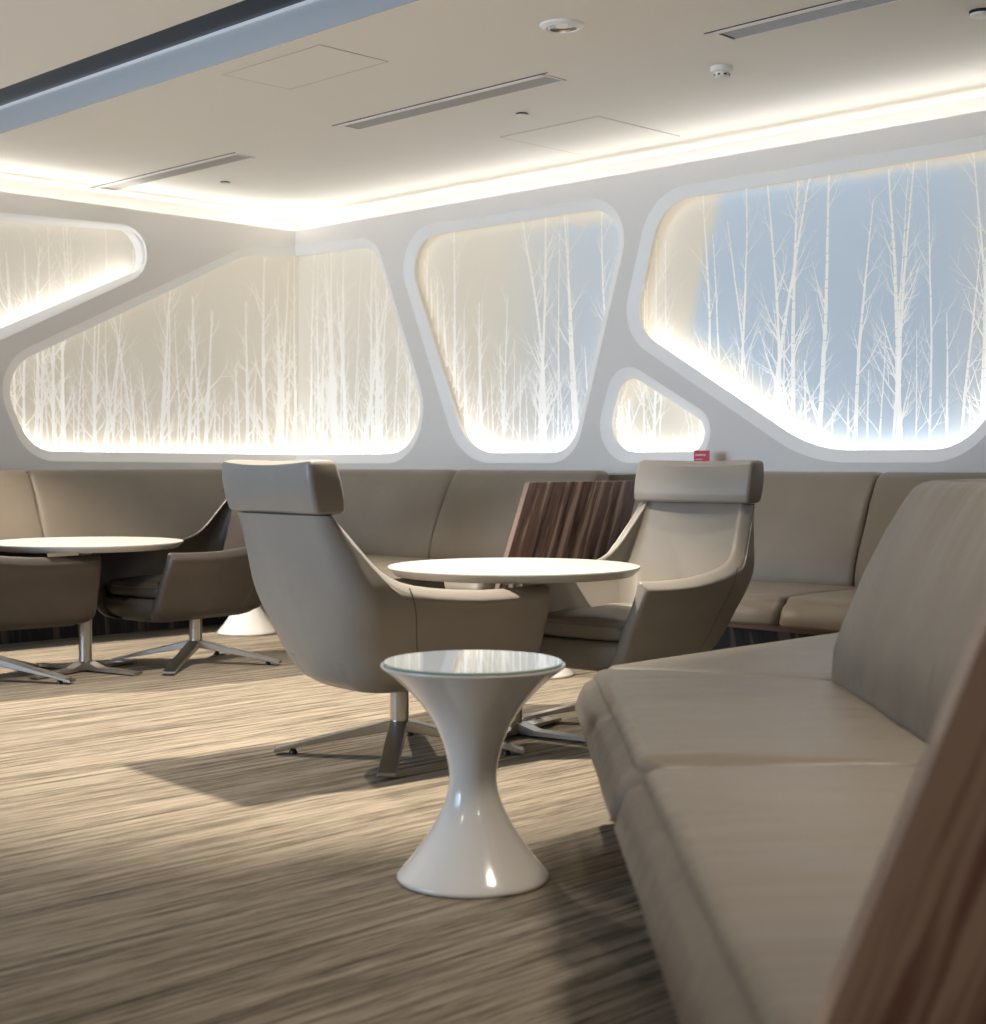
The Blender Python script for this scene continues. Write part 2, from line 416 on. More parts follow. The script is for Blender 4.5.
# blue daylight painted into the right mural's colour, weaker in the middle one
def mural_daylight_tint(name, planes, amount, beige=(0.62, 0.565, 0.465), blue=(0.44, 0.51, 0.58)):
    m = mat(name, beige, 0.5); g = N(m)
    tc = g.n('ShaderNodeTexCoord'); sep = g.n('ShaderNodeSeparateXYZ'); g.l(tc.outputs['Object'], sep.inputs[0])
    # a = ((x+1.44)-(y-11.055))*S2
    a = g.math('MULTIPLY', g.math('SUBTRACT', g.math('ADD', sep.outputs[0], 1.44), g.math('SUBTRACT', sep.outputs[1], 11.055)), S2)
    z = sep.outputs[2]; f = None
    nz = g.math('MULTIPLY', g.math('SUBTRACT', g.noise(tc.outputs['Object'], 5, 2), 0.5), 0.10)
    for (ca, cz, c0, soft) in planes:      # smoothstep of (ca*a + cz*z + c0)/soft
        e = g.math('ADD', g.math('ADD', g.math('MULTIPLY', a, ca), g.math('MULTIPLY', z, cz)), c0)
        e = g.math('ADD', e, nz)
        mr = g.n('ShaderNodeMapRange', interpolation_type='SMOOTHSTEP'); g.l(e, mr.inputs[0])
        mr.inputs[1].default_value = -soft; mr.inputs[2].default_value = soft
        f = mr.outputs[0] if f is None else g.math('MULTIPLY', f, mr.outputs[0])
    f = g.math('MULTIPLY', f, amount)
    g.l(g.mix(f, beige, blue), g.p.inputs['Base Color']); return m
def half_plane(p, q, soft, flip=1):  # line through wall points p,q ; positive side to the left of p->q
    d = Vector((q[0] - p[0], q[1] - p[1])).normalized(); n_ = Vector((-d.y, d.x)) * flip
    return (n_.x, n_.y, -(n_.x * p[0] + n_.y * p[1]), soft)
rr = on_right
M['mural_daylit'] = mural_daylight_tint('mural_painted_daylight', [half_plane(rr(676, 330), rr(706, 185), 0.07, -1),
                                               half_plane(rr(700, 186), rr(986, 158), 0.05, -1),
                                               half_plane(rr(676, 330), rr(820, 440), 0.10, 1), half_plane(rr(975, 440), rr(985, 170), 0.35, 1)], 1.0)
M['mural_daylit_fade'] = mural_daylight_tint('mural_painted_daylight_fade', [half_plane(rr(515, 450), rr(530, 200), 0.50, -1), half_plane(rr(430, 238), rr(620, 214), 0.05, -1)], 0.75)

for _n in ('mural_beige', 'mural_daylit', 'mural_daylit_fade', 'tree_print'):     # even glow added to the mural colours to brighten them
    _p = M[_n].node_tree.nodes['Principled BSDF']; _bc = _p.inputs['Base Color']
    if _bc.is_linked: M[_n].node_tree.links.new(_bc.links[0].from_socket, _p.inputs['Emission Color'])
    else: _p.inputs['Emission Color'].default_value = _bc.default_value
    _p.inputs['Emission Strength'].default_value = 0.30
W1 = [on_left(*p) for p in ((232, 234.5), (-8, 344), (-105, 318), (-95, 203))]
O1 = do_window(1, [(LW, W1, [0.19, 0.25, 0.25, 0.25], M['mural_beige'], False)], 11)
zt = on_left(295, 246.5)[1]; zb = on_left(295, 463.5)[1]
W2L = [(0.0, zt), on_left(245, 246.5), on_left(-12, 366), on_left(28, 461), (0.0, zb)]
W2R = [(0.0, zt), on_right(375, 236), on_right(443, 463), (0.0, zb)]
O2 = do_window(2, [(LW, W2L, [0, 0.7, 0.30, 0.30, 0], M['mural_beige'], True), (RW, W2R, [0, 0.26, 0.36, 0], M['mural_beige'], True)], 21)
W3 = [on_right(*p) for p in ((389, 231), (637, 191), (574, 463), (460, 463))]
O3 = do_window(3, [(RW, W3, [0.27, 0.27, 0.26, 0.42], M['mural_daylit_fade'], False)], 31)
W4 = [on_right(*p) for p in ((651, 191), (1085, 118), (1075, 300), (968, 462.5), (808, 462.5), (620, 333))]
O4 = do_window(4, [(RW, W4, [0.33, 0.3, 0.3, 0.40, 0.85, 0.28], M['mural_daylit'], False)], 43)
W5 = [on_right(*p) for p in ((616.5, 355.6), (714, 418), (704, 463), (588, 463))]
O5 = do_window(5, [(RW, W5, [0.16, 0.14, 0.17, 0.26], M['mural_beige'], False)], 57)

def wall_with_holes(name, wf, outer, holes, top):
    bm = bmesh.new()
    def loop(pts, close=True):
        vs = []
        for p in pts:
            v = Vector((p[0], p[1], 0))
            if vs and (vs[-1].co - v).length < 1e-5: continue
            vs.append(bm.verts.new(v))
        if close and (vs[0].co - vs[-1].co).length < 1e-5: bm.verts.remove(vs.pop())
        for i in range(len(vs) if close else len(vs) - 1): bm.edges.new((vs[i], vs[(i + 1) % len(vs)]))
    loop(outer)
    for h in holes: loop(h)
    bmesh.ops.triangle_fill(bm, use_beauty=True, use_dissolve=False, edges=bm.edges[:])
    # drop triangles that landed inside a hole
    def inside(poly, x, y):
        c = False; n = len(poly)
        for i in range(n):
            x1, y1 = poly[i]; x2, y2 = poly[(i + 1) % n]
            if (y1 > y) != (y2 > y) and x < (x2 - x1) * (y - y1) / (y2 - y1) + x1: c = not c
        return c
    kill = [f for f in bm.faces if any(inside(h, *f.calc_center_median().xy) for h in holes) or not inside(outer, *f.calc_center_median().xy)]
    bmesh.ops.delete(bm, geom=kill, context='FACES')
    for v in bm.verts: v.co = wf(v.co.x, v.co.y, 0.0)
    mb = MB(); mb.bm.free(); mb.bm = bm
    smax = max(p[0] for p in outer)
    # top edge of the false wall
    mb.face([wf(-0.025, top, 0), wf(smax, top, 0), wf(smax, top, -0.025), wf(-0.025, top, -0.025)])
    mb.face([wf(-0.025, top, -0.025), wf(smax, top, -0.025), wf(smax, top - 0.12, -0.025), wf(-0.025, top - 0.12, -0.025)])
    # solid wall right behind the niches, up to the ceiling
    q = -0.195
    mb.face([wf(q, -0.05, q), wf(smax, -0.05, q), wf(smax, ZK, q), wf(q, ZK, q)])
    mb.face([wf(q, -0.05, q - 0.05), wf(smax, -0.05, q - 0.05), wf(smax, ZK, q - 0.05), wf(q, ZK, q - 0.05)])
    return struct(mb.build(name, M['wall'], smooth=False))
WTOP = ZC
ol = [(0, 0), (9.9, 0), (9.9, WTOP), (0, WTOP)] + [p for p in O2[0]]
# O2[0] begins at (0,zt) and finishes at (0,zb): closes down to (0,0)
wall_with_holes('wall_left', LW, ol, [O1[0]], WTOP)
orr = [(0, 0), (12.4, 0), (12.4, WTOP), (0, WTOP)] + [p for p in O2[1]]
wall_with_holes('wall_right', RW, orr, [O3[0], O4[0], O5[0]], WTOP)

# the two walls behind the photographer, one with a wide daylight window
mb = MB(); mb.box(-0.6, 12.6, 9.9, 10.05, -0.05, 3.1, lambda p: R(p.x, p.y, p.z))
WX0, WX1, WZ0, WZ1 = 0.6, 5.1, 0.7, 2.5
mb = MB()
for x0, x1, z0, z1 in ((-0.6, WX0, -0.05, 3.1), (WX1, 12.6, -0.05, 3.1), (WX0, WX1, -0.05, WZ0), (WX0, WX1, WZ1, 3.1)):
    mb.box(x0, x1, 9.9, 10.05, z0, z1, lambda p: R(p.x, p.y, p.z))
struct(mb.build('wall_front', M['wall'], smooth=False))
mb = MB(); mb.box(12.4, 12.55, -0.6, 10.05, -0.05, 3.1, lambda p: R(p.x, p.y, p.z)); struct(mb.build('wall_back', M['wall'], smooth=False))
win = struct(empty('window_6', R((WX0 + WX1) / 2, 9.97, WZ0)))
mb = MB()
for x0, x1, z0, z1 in ((WX0, WX1, WZ0, WZ0 + 0.05), (WX0, WX1, WZ1 - 0.05, WZ1), (WX0, WX0 + 0.05, WZ0, WZ1), (WX1 - 0.05, WX1, WZ0, WZ1), (2.08, 2.13, WZ0, WZ1), (3.58, 3.63, WZ0, WZ1)):
    mb.box(x0, x1, 9.93, 10.0, z0, z1, lambda p: R(p.x, p.y, p.z))
fr = mb.build('window_frame', M['frame'], None, smooth=False); fr.parent = win; fr.matrix_parent_inverse = Matrix.Translation(win.location).inverted()

# ---------------------------------------------------------------- ceiling fittings
def on_c(a, b, z=ZK): return R(a, b, z)
AX = Matrix(((S2, -S2, 0, 0), (-S2, -S2, 0, 0), (0, 0, 1, 0), (0, 0, 0, 1)))   # local x = a, local y = b
def cframe(a, b, z=ZK): return Matrix.Translation(R(a, b, z)) @ AX
def vent(u0, v0, u1, v1, label):
    a0, b0 = on_ceil(u0, v0); a1, b1 = on_ceil(u1, v1); b = (b0 + b1) / 2
    root = empty('ceiling_vent', R((a0 + a1) / 2, b, ZK)); tag(root, label, 'vent', 'slot vents in the ceiling')
    Lh = abs(a1 - a0) / 2
    T = lambda p: AX @ Vector(p)
    mb = MB(); w = 0.080
    mb.box(-Lh, Lh, -w, -w + 0.012, -0.004, 0.0, T); mb.box(-Lh, Lh, w - 0.012, w, -0.004, 0.0, T)
    mb.box(-Lh, -Lh + 0.012, -w, w, -0.004, 0.0, T); mb.box(Lh - 0.012, Lh, -w, w, -0.004, 0.0, T)
    mb.build('frame', M['frame'], root, smooth=False)
    mb = MB(); mb.box(-Lh + 0.012, Lh - 0.012, -w + 0.012, w - 0.012, -0.001, 0.0, T); mb.build('backing', M['vent_dark'], root, smooth=False)
    mb = MB()
    for k in range(8): mb.box(-Lh + 0.03, Lh - 0.012, -w + 0.016 + k * 0.0150, -w + 0.0245 + k * 0.0150, -0.004, -0.001, T)
    n = int(2 * Lh / 0.022)
    for k in range(n): x = -Lh + 0.03 + k * 0.022; mb.box(x, x + 0.009, -w + 0.014, w - 0.036, -0.0035, -0.0015, T)
    mb.build('grille', M['vent_slat'], root, smooth=False)
    mb = MB(); mb.box(-Lh + 0.012, Lh - 0.012, w - 0.032, w - 0.012, -0.0045, -0.001, T); mb.build('border', M['ceiling'], root, smooth=False)
    mb = MB(); mb.box(-Lh - 0.03, Lh + 0.03, w, w + 0.008, -0.002, 0.0, T); mb.build('slot', M['vent_dark'], root, smooth=False)
vent(102, 188.5, 246, 155.5, 'slim slot vent in the ceiling, furthest left, above the left coffee table')
vent(342, 126, 561, 78.5, 'slim slot vent in the ceiling below the round downlight, the middle of three')
vent(719, 35, 1010, -32, 'slim slot vent in the ceiling running out of the top right of the picture')

def downlight(u, v, label, D=0.165, xy=None):
    a, b = on_ceil(u, v) if xy is None else xy
    z = ZK if b < B0 else ZH
    root = empty('downlight', R(a, b, z)); tag(root, label, 'ceiling light')
    r = D / 2
    mb = MB(); mb.lathe([(r * 0.80, -0.012), (r * 0.84, -0.016), (r * 1.08, -0.007), (r * 1.12, 0.0)], 48, False, False); mb.build('trim_ring', M['frame'], root)
    mb = MB(); mb.lathe([(r * 0.82, -0.0135), (r * 0.76, -0.007), (r * 0.62, -0.003), (r * 0.40, -0.002), (r * 0.15, -0.001)], 48, False, True); mb.build('reflector', M['reflector'], root)
    mb = MB(); mb.lathe([(0.004, -0.011), (0.022, -0.009), (0.026, -0.004), (0.026, -0.001)], 24, True, False); mb.build('bulb', M['lamp_on'], root)
    return R(a, b, z)
P1 = downlight(562, 25, 'round recessed downlight with a white ring and mirrored reflector')
P3 = downlight(0, 0, 'round recessed downlight over the nearest armchair, above the picture', xy=(5.01, 3.36))
P2 = downlight(0, 0, 'round recessed downlight above the far left end of the lounge, outside the picture', xy=(1.40, 3.36))

def disc(name, u, v, r, prof, label, cat, m):
    a, b = on_ceil(u, v); mb = MB(); mb.lathe(prof, 32, True, True); o = mb.build(name, m); o.location = R(a, b, ZK); tag(o, label, cat); return o
root = empty('smoke_detector', R(*on_ceil(722, 67), ZK)); tag(root, 'white domed smoke detector on the ceiling, above the largest mural window', 'smoke detector')
mb = MB(); mb.lathe([(0.052, 0), (0.054, -0.012), (0.050, -0.022), (0.040, -0.026)], 40, True, True); mb.build('base', M['ceiling'], root)
mb = MB(); mb.lathe([(0.033, -0.026), (0.036, -0.034), (0.036, -0.044), (0.030, -0.050), (0.012, -0.052)], 40, True, True); mb.build('dome', M['ceiling'], root)
mb = MB()
for k in range(8):
    th = 2 * PI * (k + 0.3) / 8; Tm = Matrix.Rotation(th, 4, 'Z') @ Matrix.Translation((0.0352, 0, -0.039))
    mb.box(-0.002, 0.002, -0.006, 0.006, -0.0035, 0.0035, Tm)
mb.build('sensor_opening', M['black_plastic'], root, smooth=False)
for (u, v, lb) in ((225, 182, 'small round sprinkler cover on the ceiling beside the furthest left slot vent'), (522, 113.5, 'small round sprinkler cover on the ceiling beside the middle slot vent')):
    disc('sprinkler_cover', u, v, 0.04, [(0.040, -0.010), (0.041, -0.013), (0.036, -0.015)], lb, 'sprinkler', M['ceiling'])
    a, b = on_ceil(u, v)
    mb = MB(); mb.lathe([(0.030, 0), (0.030, -0.0105)], 24, True, True); o = mb.build('stem', M['vent_dark']); o.location = (0, 0, 0)
    o.parent = bpy.context.scene.objects[[x.name for x in C.objects if x.name.startswith('sprinkler_cover')][-1]]
root = empty('ceiling_sensor', R(*on_ceil(981, 11), ZK)); tag(root, 'round white disc with a dark rim on the ceiling at the top right edge', 'ceiling sensor')
mb = MB(); mb.lathe([(0.046, 0.0), (0.046, -0.012)], 32, True, True); mb.build('rim', M['black_plastic'], root)
mb = MB(); mb.lathe([(0.044, -0.012), (0.043, -0.02), (0.030, -0.024)], 32, True, True); mb.build('cover', M['frame'], root)
# access hatches: a flush panel outlined by a hairline gap
def hatch(pts, sides, label):
    q = [on_ceil(*p) for p in pts]
    a0, a1 = min(p[0] for p in q), max(p[0] for p in q); b0, b1 = min(p[1] for p in q), max(p[1] for p in q)
    root = empty('access_hatch', R((a0 + a1) / 2, (b0 + b1) / 2, ZK)); tag(root, label, 'access hatch')
    ha, hb = (a1 - a0) / 2, (b1 - b0) / 2; T = lambda p: AX @ Vector(p)
    mb = MB(); mb.box(-ha + .004, ha - .004, -hb + .004, hb - .004, -0.0022, -0.0004, T); mb.build('panel', M['ceiling'], root, smooth=False)
    mb = MB()
    g_ = 0.0024
    for x0, x1, y0, y1 in ((-ha, ha, -hb - g_, -hb + g_), (-ha, ha, hb - g_, hb + g_), (-ha - g_, -ha + g_, -hb, hb), (ha - g_, ha + g_, -hb, hb)):
        mb.box(x0, x1, y0, y1, -0.0016, -0.0004, T)
    mb.build('gap', M['groove'], root, smooth=False)
hatch([(228, 73), (290, 89), (385, 62), (322, 45)], 4, 'square ceiling access hatch near the glossy black channel')
hatch([(500, 137), (585, 154), (680, 136), (592, 121)], 4, 'square ceiling access hatch near the right wall, above the middle mural window')

# ---------------------------------------------------------------- benches
# profile in p (depth behind the front top edge) and z
BACK_F = [(0.610, 0.405), (0.608, 0.45), (0.615, 0.50), (0.635, 0.568), (0.686, 0.708), (0.742, 0.829), (0.792, 0.915), (0.806, 0.935), (0.825, 0.948), (0.85, 0.953)]
BACK_R = [(0.905, 0.950), (0.925, 0.938), (0.928, 0.91), (0.84, 0.60), (0.76, 0.42), (0.74, 0.36), (0.64, 0.36)]
def seat_prof(d=0.72):
    P = []
    def arc(cx, cz, r, a0, a1, n):
        for k in range(n + 1):
            t = math.radians(a0 + (a1 - a0) * k / n); P.append((cx + r * math.cos(t), cz + r * math.sin(t)))
    P.append((d, 0.300)); P.append((0.3, 0.298)); P.append((0.0, 0.292))
    arc(-0.035, 0.315, 0.022, 270, 195, 4)
    P.append((-0.046, 0.345)); P.append((-0.030, 0.38))
    arc(0.032, 0.383, 0.040, 165, 92, 6)
    for t in (0.15, 0.3, 0.45, 0.58): P.append((t, 0.423 + 0.006 * math.sin(PI * min(t / 0.6, 1))))
    P.append((d, 0.42))
    return P
def back_prof(): return BACK_F + BACK_R
def run_piece(mb, prof, D, frame, s0, s1, m0=0.0, m1=0.0, rnd=0.030, wob=0.0, nseg=14, seed=0):
    """extrude a profile along s between s0 and s1; m0/m1: shear of the end with depth (mitre); rounded (pinched) ends. frame(s,p,z)->world"""
    cx = sum(p[0] for p in prof) / len(prof); cz = sum(p[1] for p in prof) / len(prof)
    rings = []; n = len(prof); rn = random.Random(seed)
    ph = [rn.uniform(0, 6) for _ in range(6)]
    ts = [(0, 1), (0.12 * rnd, 0.6), (0.45 * rnd, 0.2), (rnd, 0)]
    stations = [(s0 + d, k) for d, k in ts]
    L = s1 - s0
    for i in range(1, nseg): stations.append((s0 + rnd + (L - 2 * rnd) * i / nseg, 0))
    stations += [(s1 - d, k) for d, k in reversed(ts)]
    for s, k in stations:
        f = (s - s0) / L; ring = []
        for j, (p, z) in enumerate(prof):
            dp, dz = cx - p, cz - z; dl = math.hypot(dp, dz) or 1
            q = rnd * 1.0 * k
            P, Z = p + dp / dl * q, z + dz / dl * q
            if wob:
                w = wob * (math.sin(7 * s + ph[0] + 5 * p) * 0.5 + math.sin(17 * s + ph[1] - 3 * z) * 0.3 + math.sin(3 * s + ph[2]) * 0.5)
                P += w * (1 if z > 0.45 else 0.3); Z += w * 0.5 * (1 if 0.05 < p < 0.6 else 0.4)
            ss = s + (m0 * P) * (1 - f) + (m1 * P) * f
            ring.append(frame(ss, P, Z))
        rings.append(ring)
    mb.rings(rings, True, True)
QF = 1.30          # distance of the wall bench's front edge from its wall
fR = lambda s, p, z: R(s, QF - p * 1.06, z)
fL = lambda s, p, z: R(QF - p * 1.06, s, z)
CM = 1.06          # mitre shear: s follows the wall distance QF - 1.06 p
def bench_box(root, fr, s0, s1, c0, c1):
    """plinth, rail and back casing between s0,s1; c0/c1 true = mitred at the corner (s = q)"""
    def pris(poly, mb):   # poly in (q,z)
        A = []
        for (q, z) in poly:
            A.append((q, z))
        a = [fr(max(q, s0) if c0 else s0, (QF - q) / 1.06, z) for q, z in A]; b = [fr(s1, (QF - q) / 1.06, z) for q, z in A]
        mb.rings([a, b], True, True)
    for nm, poly, m_ in (('plinth', [(0.02, 0), (1.03, 0), (1.03, 0.272), (0.02, 0.272)], M['plinth']),
                         ('rail', [(0.02, 0.270), (QF + 0.0, 0.270), (QF + 0.0, 0.294), (0.02, 0.294)], M['rail']),
                         ('back_casing', [(0.015, 0.294), (0.30, 0.294), (0.24, 0.928), (0.015, 0.934)], M['bench'])):
        mb = MB(); pris(poly, mb); mb.build(nm, m_, root, smooth=False)

bank = empty('corner_banquette', R(0.7, 0.7, 0)); tag(bank, 'long taupe leather corner banquette under the mural windows, ending at the striped wood panel', 'bench')
PIN = Matrix.Translation(bank.location).inverted()
def fix_parent(o, root): o.matrix_parent_inverse = Matrix.Translation(root.location).inverted()
def cushions(root, fr, spans, kind, seed):
    prof = seat_prof(0.74) if kind == 'seat_cushion' else back_prof()
    for i, (s0, s1, c0) in enumerate(spans):
        mb = MB()
        if c0:   # corner end follows the mitre: s = q = QF - 1.06 p  -> start shear
            run_piece(mb, prof, 0, lambda s, p, z, fr=fr: fr(s, p, z), QF, s1, -CM, 0, wob=0.003, seed=seed + i)
        else: run_piece(mb, prof, 0, fr, s0 + 0.003, s1 - 0.003, wob=0.003, seed=seed + i)
        mb.build(kind, M['bench'], root, angle=50)
bench_box(bank, fR, 0.0, 3.30, True, False); bench_box(bank, fL, 0.0, 5.6, True, False)
cushions(bank, fR, [(0, 2.14, True), (2.14, 3.29, False)], 'back_cushion', 1)
cushions(bank, fL, [(0, 2.33, True), (2.33, 3.5, False), (3.5, 4.7, False), (4.7, 5.6, False)], 'back_cushion', 5)
cushions(bank, fR, [(0, 2.2, True), (2.2, 3.29, False)], 'seat_cushion', 9)
cushions(bank, fL, [(0, 2.4, True), (2.4, 3.6, False), (3.6, 4.8, False), (4.8, 5.6, False)], 'seat_cushion', 12)
def end_panel(root, T, poly, m_):
    mb = MB(); mb.prism(poly, 0, 0.035, T); o = mb.build('end_panel', m_, root, smooth=False)
    bv = o.modifiers.new('b', 'BEVEL'); bv.width = 0.003; bv.segments = 2; return o
# poly (q,z) in local x,z ; local y along +a
Tfar = Matrix.Translation(R(3.305, 0, 0)) @ Matrix(((-S2, S2, 0, 0), (-S2, -S2, 0, 0), (0, 0, 1, 0), (0, 0, 0, 1)))
end_panel(bank, Tfar, [(0.02, 0.0), (1.41, 0.0), (1.03, 0.895), (0.02, 0.895)], M['zebra'])
for o in list(bank.children): fix_parent(o, bank)

bank2 = empty('wall_bench', R(5, 0.7, 0)); tag(bank2, 'taupe leather bench on the right wall below the largest mural window, behind the near sofa', 'bench')
bench_box(bank2, fR, 3.62, 9.4, False, False)
cushions(bank2, fR, [(3.62, 5.04, False), (5.04, 6.3, False), (6.3, 7.6, False), (7.6, 9.4, False)], 'back_cushion', 20)
cushions(bank2, fR, [(3.62, 5.10, False), (5.10, 6.3, False), (6.3, 7.6, False), (7.6, 9.4, False)], 'seat_cushion', 25)
for o in list(bank2.children): fix_parent(o, bank2)

# near sofa: front edge along world Y at x = 0.285, then bending 45 degrees towards the right wall
XF, YB = 0.285, 4.30
tm = math.tan(PI / 8)
sofa = empty('angled_sofa', (0.7, 3.0, 0)); tag(sofa, 'large near taupe leather sofa with a sloping back, bending away at its far end', 'sofa')
fS = lambda s, p, z: Vector((XF + p, YB + s, z + 0.0))                 # s <= 0 comes towards the camera
fT = lambda s, p, z: Vector((XF + s * S2 + p * S2, YB + s * S2 - p * S2, z))
def sofa_piece(kind, fr, s0, s1, m0, m1, seed, wob=0.0045):
    mb = MB(); run_piece(mb, seat_prof(0.74) if kind == 'seat_cushion' else back_prof(), 0, fr, s0, s1, m0, m1, rnd=0.055, wob=wob, nseg=26, seed=seed)
    mb.build(kind, M['sofa'], sofa, angle=50)
YP = 1.42
sofa_piece('seat_cushion', fS, YP + 0.035 - YB, 2.918 - YB, 0, 0, 3)
sofa_piece('seat_cushion', fS, 2.928 - YB, -0.003, 0, -tm, 4)
sofa_piece('seat_cushion', fT, 0.003, 1.45, tm, 0, 5)
sofa_piece('back_cushion', fS, YP + 0.035 - YB, 2.93 - YB, 0, 0, 6)
sofa_piece('back_cushion', fS, 2.935 - YB, -0.003, 0, -tm, 7)
sofa_piece('back_cushion', fT, 0.003, 1.45, tm, 0, 8)
for nm, poly, m_ in (('plinth', [(0.22, 0), (0.98, 0), (0.98, 0.272), (0.22, 0.272)], M['plinth']),
                     ('rail', [(0.0, 0.270), (0.98, 0.270), (0.98, 0.297), (0.0, 0.297)], M['rail']),
                     ('back_casing', [(0.80, 0.295), (0.985, 0.295), (0.985, 0.92), (0.93, 0.93)], M['bench'])):
    mb = MB()
    mb.rings([[fS(YP + 0.035 - YB, p, z) for p, z in poly], [fS(-tm * p, p, z) for p, z in poly]], True, False)
    mb.rings([[fT(tm * p, p, z) for p, z in poly], [fT(1.45, p, z) for p, z in poly]], False, True)
    mb.build(nm, m_, sofa, smooth=False)
Tn = Matrix.Translation((0, YP, 0))
end_panel(sofa, Tn, [(0.118, 0.0), (0.118 + 0.406 * 0.895, 0.895), (1.30, 0.895), (1.30, 0.0)], M['zebra_near'])
for o in list(sofa.children): fix_parent(o, sofa)

# ---------------------------------------------------------------- tables
HT = 0.62
def star_base(mb, n, r, rot, zt, zb, w, tipz):
    for k in range(n):
        T = Matrix.Rotation(rot + 2 * PI * k / n, 4, 'Z')
        mb.prism([(0.0, zt), (r, tipz + 0.012), (r + 0.012, tipz + 0.004), (r + 0.01, tipz), (r * 0.8, tipz + 0.004), (0.0, zb)], -w / 2, w / 2, T)
def make_coffee_table():
    root = empty('coffee_table')
    mb = MB(); mb.lathe([(0.40, HT - 0.033), (0.435, HT - 0.031), (0.458, HT - 0.010), (0.4615, HT - 0.004), (0.460, HT), (0.455, HT + 0.001)], 96); mb.build('tabletop', M['table_white'], root)
    mb = MB(); mb.lathe([(0.033, 0.03), (0.031, 0.05), (0.031, HT - 0.05)], 40); mb.lathe([(0.06, HT - 0.040), (0.06, HT - 0.032)], 40); mb.build('column', M['brushed'], root)
    for k in range(4):
        th = -math.radians(29) + k * PI / 2; T = Matrix.Rotation(th, 4, 'Z')
        mb = MB(); mb.prism([(0.02, 0.052), (0.10, 0.026), (0.33, 0.015), (0.335, 0.012), (0.33, 0.006), (0.02, 0.010)], -0.028, 0.028, T)
        leg = mb.build('leg', M['brushed'], root, smooth=False)
        mb = MB(); p = T @ Vector((0.31, 0, 0)); mb.lathe([(0.011, 0.0), (0.011, 0.006), (0.005, 0.008), (0.005, 0.012)], 16, c=p); mb.build('glide', M['chrome'], leg)
    return root
def copy_tree(o, parent=None):
    c = o.copy(); C.objects.link(c)
    if parent is not None: c.parent = parent
    for ch in list(o.children): copy_tree(ch, c)
    return c
ct = make_coffee_table(); ct.location = (0.077, 5.57, 0)
tag(ct, 'round white coffee table between the two high-back armchairs, in front of the striped wood panel', 'coffee table', 'round white coffee tables')
ct2 = copy_tree(ct); ct2.location = (-1.95, 7.27, 0)
tag(ct2, 'round white coffee table at the left edge of the room, nearest the left wall bench', 'coffee table', 'round white coffee tables')

def make_side_table():
    root = empty('side_table')
    prof = [(0.170, 0.0), (0.181, 0.002), (0.184, 0.008), (0.181, 0.014), (0.166, 0.031), (0.143, 0.058), (0.125, 0.083), (0.105, 0.112), (0.088, 0.141), (0.0745, 0.168), (0.0655, 0.192), (0.0595, 0.214),
            (0.0570, 0.236), (0.0572, 0.255), (0.0600, 0.275), (0.0650, 0.300), (0.0720, 0.324), (0.0815, 0.349), (0.093, 0.373), (0.108, 0.398), (0.126, 0.422), (0.147, 0.445), (0.169, 0.467), (0.194, 0.489), (0.2155, 0.505), (0.2215, 0.510), (0.2225, 0.513), (0.2215, 0.5155), (0.210, 0.5158)]
    mb = MB(); mb.lathe(prof, 128, True, True); mb.build('pedestal', M['white_gloss'], root, angle=60)
    mb = MB(); mb.lathe([(0.2130, 0.5159), (0.2155, 0.5175), (0.2155, 0.5205), (0.2135, 0.522)], 128, True, True)
    o = mb.build('glass_top', [M['glass'], M['glass_edge']], root, angle=30)
    for p in o.data.polygons:
        if abs(p.normal.z) < 0.9: p.material_index = 1
    return root
st = make_side_table(); st.location = (-0.048, 3.654, 0)
G = 'hourglass side tables'
tag(st, 'glossy white hourglass side table with a glass top beside the near sofa', 'side table', G)
s2 = copy_tree(st); s2.location = (-1.43, 8.89, 0); tag(s2, 'white hourglass side table behind the far left armchair, only its cone foot showing', 'side table', G)
s3 = copy_tree(st); s3.location = (0.20, 7.15, 0); tag(s3, 'white hourglass side table behind the central coffee table, mostly hidden', 'side table', G)

# ---------------------------------------------------------------- swivel armchair
W_ = [(0.246, 0.13), (0.256, 0.19), (0.275, 0.222), (0.31, 0.240), (0.40, 0.272), (0.575, 0.328), (0.70, 0.300), (0.83, 0.272), (0.87, 0.270)]
RC_ = [(0.246, 0.10), (0.31, 0.12), (0.50, 0.115), (0.70, 0.085), (0.83, 0.060)]
XB_ = [(0.246, -0.16), (0.256, -0.245), (0.275, -0.300), (0.31, -0.338), (0.40, -0.380), (0.55, -0.430), (0.70, -0.476), (0.83, -0.515), (0.87, -0.527)]
XF_ = [(0.246, 0.37), (0.256, 0.385), (0.275, 0.405), (0.31, 0.415), (0.575, 0.398), (0.87, 0.30)]
RIM_ = [(0.0, 0.836), (0.36, 0.836), (0.40, 0.830), (0.42, 0.803), (0.432, 0.765), (0.447, 0.705), (0.467, 0.650), (0.50, 0.615), (0.56, 0.594), (0.66, 0.578), (0.80, 0.568), (0.92, 0.570), (1.0, 0.574)]
def u_pt(q, w, xb, xf, rr_=0.1):      # q in 0..1 half of the U, from the middle of the back to the arm front
    r = rr_
    if q < 0.22: return (xb + 0.018 * (q / 0.22) ** 2, (w - r) * q / 0.22)
    if q < 0.42:
        t = (q - 0.22) / 0.20 * PI / 2; return (xb + 0.018 + (r - 0.0) * (1 - math.cos(t)), w - r + r * math.sin(t))
    t = (q - 0.42) / 0.58; x0 = xb + 0.018 + r
    return (x0 + (xf - x0) * t, w + 0.012 * math.sin(PI * t))
